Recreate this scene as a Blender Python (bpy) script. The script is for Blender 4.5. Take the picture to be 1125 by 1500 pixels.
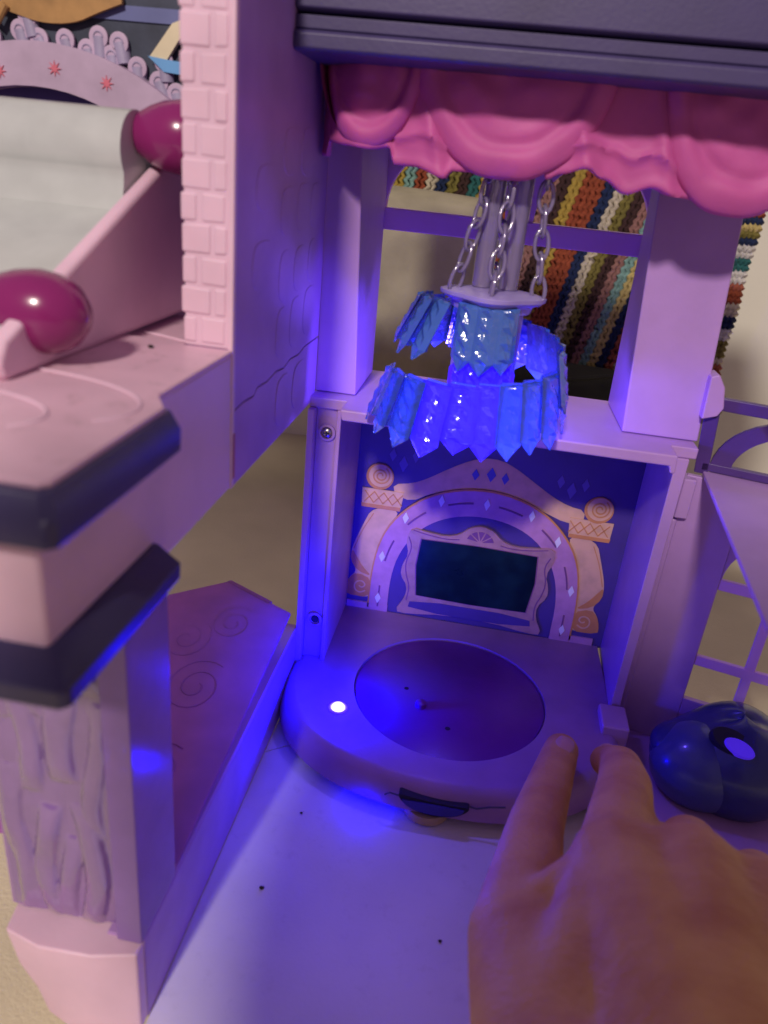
import bpy, bmesh, math, random
from mathutils import Vector, Matrix, noise
random.seed(7)
S = 0.01                                   # all lengths below are centimetres
sc = bpy.context.scene
for o in list(bpy.data.objects):
    bpy.data.objects.remove(o)
COL = sc.collection
PI = math.pi

# ------------------------------------------------------------------ camera
cd = bpy.data.cameras.new('camera'); cam = bpy.data.objects.new('camera', cd); COL.objects.link(cam)
cd.sensor_fit = 'VERTICAL'; cd.sensor_height = 36; cd.lens = 26.64
cd.clip_start = 0.01; cd.clip_end = 20
R = Matrix(((0.98329083, -0.14883144, 0.1048253), (0.156216, 0.39421281, -0.90564498), (0.09346497, 0.90688779, 0.41087569)))
cam.matrix_world = Matrix.Translation(Vector((5.79688533, -24.76498198, 19.41885136))*S) @ R.to_4x4()
sc.camera = cam
cd.dof.use_dof = True; cd.dof.focus_distance = 0.30; cd.dof.aperture_fstop = 15

# ------------------------------------------------------------------ world, lamps, exposure
w = bpy.data.worlds.new('World'); sc.world = w; w.use_nodes = True
w.node_tree.nodes['Background'].inputs[0].default_value = (1.0, 0.68, 1.0, 1)
w.node_tree.nodes['Background'].inputs[1].default_value = 0.20
sc.view_settings.view_transform = 'Standard'; sc.view_settings.look = 'None'
sc.view_settings.exposure = 0; sc.view_settings.gamma = 1
sc.cycles.use_denoising = True
sc.cycles.max_bounces = 8; sc.cycles.transmission_bounces = 8; sc.cycles.transparent_max_bounces = 8
sc.cycles.caustics_reflective = False; sc.cycles.caustics_refractive = False
sc.cycles.sample_clamp_indirect = 4

def lamp(name, kind, loc, power, color, size=0.01, target=None):
    l = bpy.data.lights.new(name, kind); l.energy = power; l.color = color
    if kind == 'AREA': l.shape = 'DISK'; l.size = size*S
    else: l.shadow_soft_size = size*S
    o = bpy.data.objects.new(name, l); COL.objects.link(o); o.location = Vector(loc)*S
    if target: o.rotation_euler = (Vector(target)-Vector(loc)).to_track_quat('-Z', 'Y').to_euler()
    return o
lamp('ceiling_lamp', 'AREA', (-10, -118, 96), 16, (1, .87, .77), 12, (4, -5, 10))

# ------------------------------------------------------------------ materials
def mat(name, color, rough=.38, var=.06, vscale=60, bump=.05, bscale=900, trans=0, ior=1.45, alpha=1, sss=0, emit=None, es=0, metal=0, coat=0, col2=None, spec=.5, dirt=0):
    m = bpy.data.materials.new(name); m.use_nodes = True
    nt = m.node_tree; b = nt.nodes['Principled BSDF']
    tc = nt.nodes.new('ShaderNodeTexCoord')
    n1 = nt.nodes.new('ShaderNodeTexNoise'); n1.inputs['Scale'].default_value = vscale; n1.inputs['Detail'].default_value = 4
    nt.links.new(tc.outputs['Object'], n1.inputs['Vector'])
    mx = nt.nodes.new('ShaderNodeMix'); mx.data_type = 'RGBA'
    c2 = col2 or [max(0, c*(1-var*3)) for c in color]
    mx.inputs[6].default_value = (*[min(1, c*(1+var)) for c in color], 1); mx.inputs[7].default_value = (*c2, 1)
    rp = nt.nodes.new('ShaderNodeMapRange'); rp.inputs[1].default_value = .4; rp.inputs[2].default_value = .75
    nt.links.new(n1.outputs['Fac'], rp.inputs[0]); nt.links.new(rp.outputs[0], mx.inputs[0])
    out = mx.outputs[2]
    if dirt:
        nd = nt.nodes.new('ShaderNodeTexNoise'); nd.inputs['Scale'].default_value = 190; nd.inputs['Detail'].default_value = 9; nd.inputs['Roughness'].default_value = .7
        nt.links.new(tc.outputs['Object'], nd.inputs['Vector'])
        rd = nt.nodes.new('ShaderNodeMapRange'); rd.inputs[1].default_value = .565; rd.inputs[2].default_value = .76; rd.inputs[4].default_value = dirt
        nt.links.new(nd.outputs['Fac'], rd.inputs[0])
        m2 = nt.nodes.new('ShaderNodeMix'); m2.data_type = 'RGBA'; m2.inputs[7].default_value = (.16, .09, .08, 1)
        nt.links.new(rd.outputs[0], m2.inputs[0]); nt.links.new(out, m2.inputs[6]); out = m2.outputs[2]
    nt.links.new(out, b.inputs['Base Color'])
    rr = nt.nodes.new('ShaderNodeMapRange'); rr.inputs[3].default_value = max(.02, rough-.07); rr.inputs[4].default_value = min(1, rough+.09)
    nt.links.new(n1.outputs['Fac'], rr.inputs[0]); nt.links.new(rr.outputs[0], b.inputs['Roughness'])
    if bump:
        n2 = nt.nodes.new('ShaderNodeTexNoise'); n2.inputs['Scale'].default_value = bscale; n2.inputs['Detail'].default_value = 3
        nt.links.new(tc.outputs['Object'], n2.inputs['Vector'])
        bp = nt.nodes.new('ShaderNodeBump'); bp.inputs['Strength'].default_value = bump; bp.inputs['Distance'].default_value = .001
        nt.links.new(n2.outputs['Fac'], bp.inputs['Height']); nt.links.new(bp.outputs[0], b.inputs['Normal'])
    b.inputs['Transmission Weight'].default_value = trans; b.inputs['IOR'].default_value = ior
    b.inputs['Alpha'].default_value = alpha; b.inputs['Metallic'].default_value = metal
    b.inputs['Specular IOR Level'].default_value = spec
    if sss:
        b.inputs['Subsurface Weight'].default_value = sss; b.inputs['Subsurface Radius'].default_value = (1, .45, .3); b.inputs['Subsurface Scale'].default_value = .004
    if coat: b.inputs['Coat Weight'].default_value = coat; b.inputs['Coat Roughness'].default_value = .12
    if emit: b.inputs['Emission Color'].default_value = (*emit, 1); b.inputs['Emission Strength'].default_value = es
    return m
def clear(name, color, body=.6, rough=.12, gloss=.5, bump=.15, bscale=350, emit=0, trl=.6):
    """moulded see-through plastic: tinted transparency, light scattered through it, and a clear gloss"""
    m = bpy.data.materials.new(name); m.use_nodes = True; nt = m.node_tree; N = nt.nodes; L = nt.links
    N.remove(N['Principled BSDF']); out = N['Material Output']
    tr = N.new('ShaderNodeBsdfTransparent'); tr.inputs[0].default_value = (*[c**.5 for c in color], 1)
    df = N.new('ShaderNodeBsdfDiffuse'); tl = N.new('ShaderNodeBsdfTranslucent'); gl = N.new('ShaderNodeBsdfGlossy'); gl.inputs['Roughness'].default_value = rough
    tc = N.new('ShaderNodeTexCoord'); n1 = N.new('ShaderNodeTexNoise'); n1.inputs['Scale'].default_value = 90; n1.inputs['Detail'].default_value = 3
    L.new(tc.outputs['Object'], n1.inputs['Vector'])
    mx = N.new('ShaderNodeMix'); mx.data_type = 'RGBA'; mx.inputs[6].default_value = (*[min(1, c*1.15) for c in color], 1); mx.inputs[7].default_value = (*[c*.8 for c in color], 1)
    L.new(n1.outputs['Fac'], mx.inputs[0])
    for n in (df, tl): L.new(mx.outputs[2], n.inputs[0])
    n2 = N.new('ShaderNodeTexNoise'); n2.inputs['Scale'].default_value = bscale; n2.inputs['Detail'].default_value = 2
    L.new(tc.outputs['Object'], n2.inputs['Vector'])
    bp = N.new('ShaderNodeBump'); bp.inputs['Strength'].default_value = bump; bp.inputs['Distance'].default_value = .001; L.new(n2.outputs['Fac'], bp.inputs['Height'])
    L.new(bp.outputs[0], gl.inputs['Normal'])
    m1 = N.new('ShaderNodeMixShader'); m1.inputs[0].default_value = trl; L.new(df.outputs[0], m1.inputs[1]); L.new(tl.outputs[0], m1.inputs[2])
    m2 = N.new('ShaderNodeMixShader'); m2.inputs[0].default_value = body; L.new(tr.outputs[0], m2.inputs[1]); L.new(m1.outputs[0], m2.inputs[2])
    fr = N.new('ShaderNodeFresnel'); fr.inputs[0].default_value = 1.5; L.new(bp.outputs[0], fr.inputs['Normal'])
    mp = N.new('ShaderNodeMath'); mp.operation = 'MULTIPLY_ADD'; mp.inputs[1].default_value = gloss; mp.inputs[2].default_value = .05*gloss; L.new(fr.outputs[0], mp.inputs[0])
    m3 = N.new('ShaderNodeMixShader'); L.new(mp.outputs[0], m3.inputs[0]); L.new(m2.outputs[0], m3.inputs[1]); L.new(gl.outputs[0], m3.inputs[2]); last = m3
    if emit:
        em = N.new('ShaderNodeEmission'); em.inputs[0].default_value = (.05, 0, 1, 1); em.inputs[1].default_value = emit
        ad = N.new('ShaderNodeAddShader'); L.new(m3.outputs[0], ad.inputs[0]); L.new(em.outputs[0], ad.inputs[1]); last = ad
    L.new(last.outputs[0], out.inputs['Surface'])
    return m
PINK = mat('pink_plastic', (.76, .52, .64), .42, .03, sss=.12)
PINK2 = mat('pink_plastic_ledge', (.72, .47, .58), .4, .04, sss=.1, dirt=.55)
LIL = mat('lilac_plastic', (.46, .27, .63), .40, .03)
LIL_LIT = mat('lightened_lilac_plastic', (.70, .40, .86), .42, .03)  # lilac lightened in its colour to offset the shade on frame and transom
LIL2 = mat('lilac_plastic_wall', (.44, .25, .56), .42, .04)
PUR = mat('purple_plastic', (.24, .08, .36), .4, .04)
DPUR = mat('dark_purple_plastic', (.050, .042, .12), .36, .06, dirt=.15)
ROOF = mat('slate_purple_plastic', (.060, .046, .14), .42, .05)
MAG = mat('magenta_plastic', (.54, .10, .34), .58, .04, sss=.15)
KNOB = mat('glossy_plum_plastic', (.24, .018, .13), .22, .04, bump=.01, coat=.4)
WHITE = clear('milky_white_plastic', (.78, .83, .80), body=.86, rough=.22, gloss=.8, bump=.05, trl=.25)
FLOORM = mat('pale_floor_plastic', (.70, .66, .72), .45, .04, vscale=25, dirt=.16)
DISC = mat('plum_disc_plastic', (.16, .02, .26), .35, .05, dirt=.2)
PLAT = mat('lilac_platform_plastic', (.33, .17, .44), .42, .05)
BLUEC = clear('clear_blue_crystal', (.18, .42, 1.0), body=.62, gloss=1.6, bump=.6, trl=.72)
BLUES = clear('pale_blue_crystal', (.11, .28, 1.0), body=.86, gloss=1.6, bump=.6, trl=.3)
BAND = clear('clear_blue_band', (.30, .50, 1.0), body=.28, gloss=.8, bump=.5, trl=.8)
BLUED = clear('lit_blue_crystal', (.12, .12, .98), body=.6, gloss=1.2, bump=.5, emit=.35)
CLEAR = clear('clear_lilac_plastic', (.66, .56, 1.0), body=.5, gloss=2.2, bump=.1, trl=.45)
CRYP = clear('clear_purple_crystal', (.50, .27, .76), body=.66, rough=.10, gloss=2.2, bump=.3, bscale=160, trl=.25)
CRYS = clear('glossy_purple_side', (.50, .30, .74), body=.85, rough=.16, gloss=.6, bump=.05, trl=.3)
FILM = clear('translucent_plum_film', (.62, .28, .64), body=.95, rough=.35, gloss=.12, bump=.1)
SCREW = mat('screw_steel', (.6, .58, .55), .25, metal=1, bump=.02)
HOLE = mat('dark_hole', (.012, .01, .03), .7, bump=0)
NAVY = mat('decal_indigo', (.075, .045, .24), .4, .05, bump=.01)
CREAM = mat('decal_cream', (.72, .44, .26), .45, .05, vscale=200, bump=.01)
TAN = mat('decal_apricot', (.62, .27, .09), .45, .05, vscale=200, bump=.01)
DPINK = mat('decal_pink', (.50, .24, .44), .45, .05, vscale=200, bump=.01)
DLINE = mat('decal_plum_line', (.20, .07, .22), .45, bump=0)
WHT = mat('decal_white', (.75, .72, .82), .4, bump=0)
DBLUE = mat('decal_blue', (.09, .09, .45), .4, bump=0)
FAINT = mat('decal_faint_violet', (.15, .11, .42), .4, bump=0)
SCREEN = mat('decal_screen_teal', (.002, .010, .022), .3, .1, vscale=120, bump=0, col2=(.005, .025, .04), spec=.25)
FRAMEM = mat('decal_frame_mauve', (.42, .23, .26), .4, .06, vscale=300, bump=.01)
CLOTH = mat('tan_cushion_cloth', (.36, .33, .22), .9, .08, vscale=40, bump=.35, bscale=1600)
SHEET = mat('beige_bed_sheet', (.66, .60, .42), .9, .06, vscale=12, bump=.3, bscale=900)
WALLM = mat('cream_wall_paint', (.78, .77, .66), .8, .03, vscale=8, bump=.1, bscale=300)
SEATSH = mat('black_green_seat_shade', (.030, .034, .022), .85, .1, vscale=60, bump=.4, bscale=1500)
TOY = mat('navy_toy_plastic', (.016, .024, .14), .3, .05, bump=.01, coat=.3)
TOYL = mat('slate_blue_toy_plastic', (.04, .055, .20), .3, .05, bump=.01, coat=.3)
SKIN = mat('warm_brown_skin', (.56, .29, .085), .62, .10, vscale=70, bump=.35, bscale=600, sss=.25, col2=(.46, .19, .055))
NAIL = mat('fingernail', (.58, .30, .20), .3, .04, bump=.02, sss=.2)
SPECK = mat('dark_crumb', (.03, .02, .02), .8)

# ------------------------------------------------------------------ mesh helpers
ORG = {}
class MB:
    def __init__(s): s.v = []; s.f = []
    def add(s, vs, fs):
        k = len(s.v); s.v += [tuple(p) for p in vs]; s.f += [tuple(i+k for i in f) for f in fs]; return s
    def box(s, x0, x1, y0, y1, z0, z1): return s.hexa([(x0,y0,z0),(x1,y0,z0),(x1,y1,z0),(x0,y1,z0)], [(x0,y0,z1),(x1,y0,z1),(x1,y1,z1),(x0,y1,z1)])
    def hexa(s, a, b): return s.add(list(a)+list(b), [(3,2,1,0),(4,5,6,7),(0,1,5,4),(1,2,6,5),(2,3,7,6),(3,0,4,7)])
    def loft(s, rings, cap=True, closed=True):
        n = len(rings[0]); fs = []
        for r in range(len(rings)-1):
            for i in range(n if closed else n-1):
                j = (i+1) % n; fs.append((r*n+i, r*n+j, (r+1)*n+j, (r+1)*n+i))
        if cap: fs.append(tuple(range(n-1, -1, -1))); fs.append(tuple((len(rings)-1)*n+i for i in range(n)))
        return s.add([p for r in rings for p in r], fs)
    def prism(s, poly, ax, a, b):
        def P(p, t): return {0:(t,p[0],p[1]), 1:(p[0],t,p[1]), 2:(p[0],p[1],t)}[ax]
        return s.loft([[P(p, a) for p in poly], [P(p, b) for p in poly]])
    def tube(s, pts, r, n=10, closed=False, flat=1.0):
        pts = [Vector(p) for p in pts]; N = len(pts); rings = []
        rr = r if isinstance(r, (list, tuple)) else [r]*N
        up = Vector((0.31, 0.17, 1)).normalized()
        for i, p in enumerate(pts):
            a = pts[(i-1) % N] if (closed or i) else pts[0]; b = pts[(i+1) % N] if (closed or i < N-1) else pts[-1]
            t = (b-a).normalized(); u = t.cross(up)
            if u.length < .05: u = t.cross(Vector((1, 0, 0)))
            u.normalize(); v = u.cross(t)
            rings.append([p+u*rr[i]*math.cos(2*PI*k/n)+v*rr[i]*flat*math.sin(2*PI*k/n) for k in range(n)])
        if closed: rings.append(rings[0])
        return s.loft(rings, cap=not closed)
    def lathe(s, prof, c, ax=2, n=32):
        rings = []
        for r, h in prof:
            ring = []
            for k in range(n):
                a = 2*PI*k/n; x, y = r*math.cos(a), r*math.sin(a)
                ring.append({2:(c[0]+x, c[1]+y, c[2]+h), 0:(c[0]+h, c[1]+x, c[2]+y), 1:(c[0]+x, c[1]+h, c[2]-y)}[ax])
            rings.append(ring)
        return s.loft(rings)
    def mesh(s, name, org=(0,0,0), smooth=True, angle=35):
        m = bpy.data.meshes.new(name); o = Vector(org)
        m.from_pydata([tuple((Vector(p)-o)*S) for p in s.v], [], s.f)
        bm = bmesh.new(); bm.from_mesh(m); bmesh.ops.remove_doubles(bm, verts=bm.verts, dist=1e-6)
        bmesh.ops.recalc_face_normals(bm, faces=bm.faces)
        big = [f for f in bm.faces if len(f.verts) > 4]
        if big: bmesh.ops.triangulate(bm, faces=big)
        bm.to_mesh(m); bm.free()
        if smooth:
            for p in m.polygons: p.use_smooth = True
            m.set_sharp_from_angle(angle=math.radians(angle))
        return m
    def build(s, name, material, parent=None, org=None, bevel=0, seg=2, smooth=True, subsurf=0, angle=35):
        o0 = ORG[parent.name] if parent else Vector(org or s.base())
        m = s.mesh(name, o0, smooth, angle); m.materials.append(material)
        o = bpy.data.objects.new(name, m); COL.objects.link(o); ORG[o.name] = Vector(o0)
        if parent: o.parent = parent
        else: o.location = Vector(o0)*S
        if bevel:
            b = o.modifiers.new('bevel', 'BEVEL'); b.width = bevel*S; b.segments = seg; b.limit_method = 'ANGLE'; b.angle_limit = math.radians(38); b.harden_normals = True
        if subsurf:
            q = o.modifiers.new('sub', 'SUBSURF'); q.levels = q.render_levels = subsurf
        return o
    def base(s):
        xs, ys, zs = zip(*s.v); return ((min(xs)+max(xs))/2, (min(ys)+max(ys))/2, min(zs))
def inst(name, mesh, M, parent):
    """place a shared mesh; M maps mesh centimetres to world centimetres"""
    o = bpy.data.objects.new(name, mesh); COL.objects.link(o); o.parent = parent
    T = M.copy(); T.translation = (M.translation-ORG[parent.name])*S; o.matrix_basis = T
    ORG[o.name] = ORG[parent.name]; return o
def tag(o, label, cat, group=None, kind=None):
    if label: o['label'] = label
    if cat: o['category'] = cat
    if group: o['group'] = group
    if kind: o['kind'] = kind
    return o
def thing(name, loc, label, cat, group=None):
    o = bpy.data.objects.new(name, None); COL.objects.link(o); o.location = Vector(loc)*S; o.empty_display_size = .01
    ORG[o.name] = Vector(loc); return tag(o, label, cat, group)
def box(name, m, parent, *a, bevel=.04, **k): return MB().box(*a).build(name, m, parent, bevel=bevel, **k)
def arc(cx, cz, rx, rz, a0, a1, n): return [(cx+rx*math.cos(math.radians(a0+(a1-a0)*i/n)), cz+rz*math.sin(math.radians(a0+(a1-a0)*i/n))) for i in range(n+1)]
def smoothpoly(pts, it=2, closed=True):
    for _ in range(it):
        q = []; n = len(pts)
        for i in range(n if closed else n-1):
            a, b = pts[i], pts[(i+1) % n]
            q += [(a[0]*.75+b[0]*.25, a[1]*.75+b[1]*.25), (a[0]*.25+b[0]*.75, a[1]*.25+b[1]*.75)]
        if not closed: q = [pts[0]]+q+[pts[-1]]
        pts = q
    return pts

# ------------------------------------------------------------------ setting
def structure(mb, name, m, **k): o = mb.build(name, m, **k); o['kind'] = 'structure'; return o
g = MB(); N = 70
gv = [(-70+200*i/N-20, -45+130*j/N, -1.1+.35*noise.noise(Vector((i*.23, j*.2, 0)))) for j in range(N+1) for i in range(N+1)]
g.add(gv, [(j*(N+1)+i, j*(N+1)+i+1, (j+1)*(N+1)+i+1, (j+1)*(N+1)+i) for j in range(N) for i in range(N)])
structure(g, 'bed_sheet', SHEET)
structure(MB().box(-120, 120, 33, 35, -3, 90), 'room_wall', WALLM)
# pale floor boards of the play room: two sheets that meet in a fine seam
structure(MB().prism([(0, -26), (24, -26), (24, -7.5), (13.2, -1.5), (13.2, 4.7), (12.6, 4.7), (0, -4.16)], 2, -.35, 0), 'floor', FLOORM, bevel=.03)
structure(MB().prism([(0, -4.11), (12.5, 4.7), (0, 4.7)], 2, -.35, -.01), 'floor', FLOORM, bevel=.03)

# ------------------------------------------------------------------ central room wall
room = thing('dollhouse_room', (6.4, 2, 0), 'lilac toy house back wall with twin arched window above a fireplace decal', 'dollhouse wall')
hx = MB().hexa([(-.05,.7,12.12),(1.42,.7,12.12),(1.4,4.35,12.12),(-.05,4.35,12.12)], [(-.05,.7,23.5),(.86,.7,23.5),(1.3,4.35,23.5),(-.05,4.35,23.5)]); hx.build('window_post', LIL, room, bevel=.06)
hx = MB().hexa([(10.6,.7,12.12),(13.1,.7,12.12),(13.05,4.35,12.12),(10.53,4.35,12.12)], [(9.78,.7,23.5),(12.35,.7,23.5),(12.5,4.35,23.5),(10.5,4.35,23.5)]); hx.build('window_post', LIL, room, bevel=.06)
fr = MB()
a1 = arc(3.5, 18.17, 2.15, 2.1, 180, 0, 18); a2 = arc(8.62, 18.17, 1.98, 2.1, 180, 0, 18)
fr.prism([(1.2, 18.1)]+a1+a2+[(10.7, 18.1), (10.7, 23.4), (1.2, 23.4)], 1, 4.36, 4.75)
wf = fr.build('window_frame', LIL_LIT, room, bevel=.03)
box('transom', LIL_LIT, wf, 1.2, 10.75, 4.30, 4.8, 17.42, 18.17)
sill = MB().box(-.05, 13.0, -.02, 4.8, 11.72, 12.1).build('sill', LIL, room, bevel=.05)
MB().prism([(1.28, 12.14), (12.1, 12.14), (12.14, 11.55), (11.98, 11.52), (11.9, 11.76), (1.36, 11.76)], 1, -1.22, -.04).build('sill_lip', LIL, sill, bevel=.06, seg=3)
teeth = MB()
for k in range(12): teeth.prism([(8.1+k*.33, 11.7), (8.38+k*.33, 11.7), (8.24+k*.33, 11.52)], 1, .15, .3)
teeth.build('zigzag_edge', LIL2, sill)
# lower jambs
jl = MB().box(-.02, .22, -.28, 4.5, 0, 11.72).build('jamb', LIL, room, bevel=.04)
box('jamb_channel', LIL, jl, .22, .98, .12, 4.5, 0, 11.72)
box('jamb_rib', LIL2, jl, .98, 1.14, -.12, 4.5, 1.4, 11.74)
jr = MB().hexa([(12.36,-.1,1.2),(12.72,-.1,0),(12.9,4.5,0),(12.5,4.5,1.2)], [(12.36,-.1,11.72),(12.78,-.1,11.72),(12.9,4.5,11.72),(12.5,4.5,11.72)]).build('jamb', LIL, room, bevel=.04)
for z, hole in ((10.85, 0), (3.15, 1)):
    bo = MB().lathe([(.30, 0), (.30, -.10), (.22, -.12), (.22, -.02)], (.64, .12, z), 1, 24).build('screw_boss', LIL, jl)
    if hole: MB().lathe([(.15, 0), (.15, -.05)], (.64, .10, z), 1, 20).build('screw_hole', HOLE, bo)
    else:
        sm = MB().lathe([(.17, 0), (.17, -.06), (.12, -.11), (.02, -.13)], (.64, .08, z), 1, 20)
        sm.build('screw', SCREW, bo)
        MB().box(.54, .74, -.065, -.045, z-.02, z+.02).box(.62, .66, -.068, -.045, z-.1, z+.1).build('screw_slot', HOLE, bo)
dec = MB().box(.7, 12.6, 4.35, 4.5, 1.3, 11.7).build('decal_panel', NAVY, room)
_lay = [4.33]
def decal(poly, m, name='printed_shape', lay=1, sm=1, closed=True):
    y = 4.35-.015*lay
    return MB().prism(smoothpoly(poly, sm) if sm else poly, 1, y, 4.352).build(name, m, dec)
def dstroke(pts, wd, m, name='printed_line', lay=4):
    pts = smoothpoly(pts, 2, False); L = []; Rr = []
    for i, p in enumerate(pts):
        a = Vector(pts[max(0, i-1)]); b = Vector(pts[min(len(pts)-1, i+1)]); t = (b-a).normalized(); n = Vector((-t.y, t.x))
        L.append(tuple(Vector(p)+n*wd/2)); Rr.append(tuple(Vector(p)-n*wd/2))
    rings_y = (4.35-.015*lay, 4.352); mb = MB()
    for i in range(len(pts)-1):
        q = [L[i], L[i+1], Rr[i+1], Rr[i]]; mb.prism(q, 1, *rings_y)
    return mb.build(name, m, dec)
CX = 6.62
def mir(pts): return [(2*CX-x, z) for x, z in pts]
ped = [(2.7,7.54),(3.5,7.7),(4.09,8.0),(4.96,8.6),(5.71,9.04),(6.3,9.24),(6.94,9.24),(7.55,9.0),(8.3,8.55),(9.2,8.0),(9.9,7.7),(10.6,7.6),(10.6,7.0),(9.91,6.95),(9.05,7.26),(7.49,7.81),(5.87,7.89),(4.3,7.38),(3.53,6.88),(2.8,7.1)]
decal(ped, CREAM, 'printed_pediment', 1)
colL = [(1.93,6.4),(1.55,5.4),(1.2,4.39),(1.17,3.74),(1.51,3.23),(1.18,2.83),(1.03,2.39),(1.01,1.98),(2.3,1.95),(2.3,2.6),(2.3,4.08),(2.6,5.57),(3.2,6.4)]
for pts in (colL, mir(colL)): decal(pts, CREAM, 'printed_column', 2, sm=2)
for s_ in (0, 1):
    f_ = mir if s_ else (lambda p: p)
    decal(f_([(1.2,4.3),(1.17,3.74),(1.51,3.23),(2.2,3.05),(1.75,3.45),(1.45,3.9)]), TAN, 'printed_scroll', 3)
    decal(f_([(1.51,3.15),(1.18,2.83),(1.03,2.39),(1.01,1.98),(2.2,1.96),(2.2,2.9)]), TAN, 'printed_scroll', 3)
    dstroke(f_([(1.95,2.3),(1.7,2.15),(1.45,2.3),(1.45,2.65),(1.75,2.8),(1.95,2.6),(1.8,2.42),(1.65,2.5)]), .06, CREAM, 'printed_curl', 4)
    dstroke(f_([(1.28,4.3),(1.6,5.3),(2.0,6.1)]), .04, TAN, 'printed_line', 3)
    decal(f_([(1.42,7.22),(3.2,7.22),(3.1,6.38),(1.45,6.38)]), CREAM, 'printed_block', 3, sm=0)
    decal(f_([(1.42,6.52),(3.1,6.52),(3.1,6.36),(1.45,6.36)]), TAN, 'printed_block_edge', 4, sm=0)
    for k in range(4):
        dstroke(f_([(1.55+k*.4,7.1),(1.95+k*.4,6.6)]), .035, TAN, 'printed_lattice', 5)
        dstroke(f_([(1.95+k*.4,7.1),(1.55+k*.4,6.6)]), .035, TAN, 'printed_lattice', 5)
    c = (2.12, 7.8) if not s_ else (2*CX-2.12, 7.72)
    decal(arc(c[0], c[1], .58, .58, 0, 345, 24), TAN, 'printed_volute', 4, sm=0)
    decal(arc(c[0]+.03, c[1]+.05, .50, .50, 0, 345, 24), CREAM, 'printed_volute', 5, sm=0)
    sp = [(c[0]+.03+(.08+.33*t/22)*math.cos(t*.62), c[1]+.05+(.08+.33*t/22)*math.sin(t*.62)) for t in range(23)]
    dstroke(sp, .06, TAN, 'printed_spiral', 6)
# arch band
outer = [(2.1,1.5),(2.12,3.59),(2.43,5.24),(3.16,6.41),(4.3,7.38),(5.87,7.89),(7.4,7.89),(8.94,7.38),(10.08,6.41),(10.81,5.24),(11.12,3.59),(11.14,1.5)]
inner = [(10.24,1.5),(10.24,3.2),(9.95,4.5),(9.3,5.6),(8.4,6.3),(7.27,6.66),(5.97,6.66),(4.84,6.3),(3.94,5.6),(3.29,4.5),(3.0,3.2),(3.0,1.5)]
so, si = smoothpoly(outer, 2, False), smoothpoly(inner[::-1], 2, False)
def band(p1, p2, m, name, lay):
    mb = MB()
    for i in range(len(p1)-1): mb.prism([p1[i], p1[i+1], p2[i+1], p2[i]], 1, 4.35-.015*lay, 4.352)
    return mb.build(name, m, dec)
band(so, si, DPINK, 'printed_arch', 4)
lerp = lambda a, b, t: (a[0]*(1-t)+b[0]*t, a[1]*(1-t)+b[1]*t)
band(so, [lerp(a, b, .07) for a, b in zip(so, si)], TAN, 'printed_arch_outline', 5)
for x0 in (1.17, 10.24): decal([(x0, 1.32), (x0+1.85, 1.32), (x0+1.85, 1.72), (x0, 1.72)], DPINK, 'printed_foot', 5, sm=0)
mid = [lerp(a, b, .52) for a, b in zip(so, si)]; n_ = len(mid)
for k in range(8):
    i0 = int(n_*(k+.25)/8); i1 = max(i0+2, int(n_*(k+.85)/8)); dstroke(mid[i0:i1], .07, DLINE, 'printed_dash', 6)
def diamond(x, z, a, b, m, name='printed_diamond', lay=7): decal([(x-a, z), (x, z-b), (x+a, z), (x, z+b)], m, name, lay, sm=0)
for x, z in ((4.79,7.13),(6.66,7.27),(8.54,7.05),(9.78,6.07),(10.73,3.89),(10.7,1.95),(3.38,6.13),(2.55,4.14),(2.55,2.06)): diamond(x, z, .13, .27, WHT)
for x, z, q in ((6.01,8.48,.8),(6.64,8.57,1),(7.22,8.48,.8)): diamond(x, z, .19*q, .32*q, DBLUE, lay=3)
for x, z, q in ((2.57,8.83,.8),(3.04,8.49,1),(3.52,8.9,.8),(9.42,8.69,.8),(9.9,8.38,1),(10.4,8.69,.8)): diamond(x, z, .19*q, .36*q, FAINT, lay=2)
# television with its frame
fl = [(3.72,5.75),(4.37,5.62),(5.2,5.55),(5.75,5.75),(6.1,6.12),(6.62,6.28),(7.14,6.12),(7.49,5.75),(8.04,5.55),(8.87,5.62),(9.75,5.75),(9.8,5.15),(9.55,4.45),(9.78,3.9),(9.8,3.4),(9.45,2.9),(9.5,2.3),(9.9,1.55),(9.3,1.5),(7.6,1.75),(5.6,1.75),(3.94,1.5),(3.34,1.55),(3.74,2.3),(3.79,2.9),(3.44,3.4),(3.46,3.9),(3.69,4.45),(3.5,5.15)]
decal(fl, FRAMEM, 'printed_frame', 8)
decal([(4.0,2.3),(9.25,2.3),(9.35,1.75),(3.9,1.75)], NAVY, 'printed_shelf', 9)
scr = [(4.12,5.3),(6.6,5.36),(9.12,5.3),(9.22,4.0),(9.06,2.52),(6.6,2.46),(4.18,2.52),(4.02,4.0)]
decal(scr, DLINE, 'printed_screen_edge', 9, sm=0)
decal([lerp(p, (6.62, 3.9), .02) for p in scr], SCREEN, 'printed_screen', 10, sm=0)
band(smoothpoly([(3.78,5.62),(4.37,5.5),(5.2,5.42),(5.75,5.5)], 2, False), smoothpoly([(3.78,5.66),(4.37,5.54),(5.2,5.46),(5.75,5.54)], 2, False), DLINE, 'printed_line', 9)
band(smoothpoly(mir([(3.78,5.62),(4.37,5.5),(5.2,5.42),(5.75,5.5)]), 2, False), smoothpoly(mir([(3.78,5.66),(4.37,5.54),(5.2,5.46),(5.75,5.54)]), 2, False), DLINE, 'printed_line', 9)
fan = MB()
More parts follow.
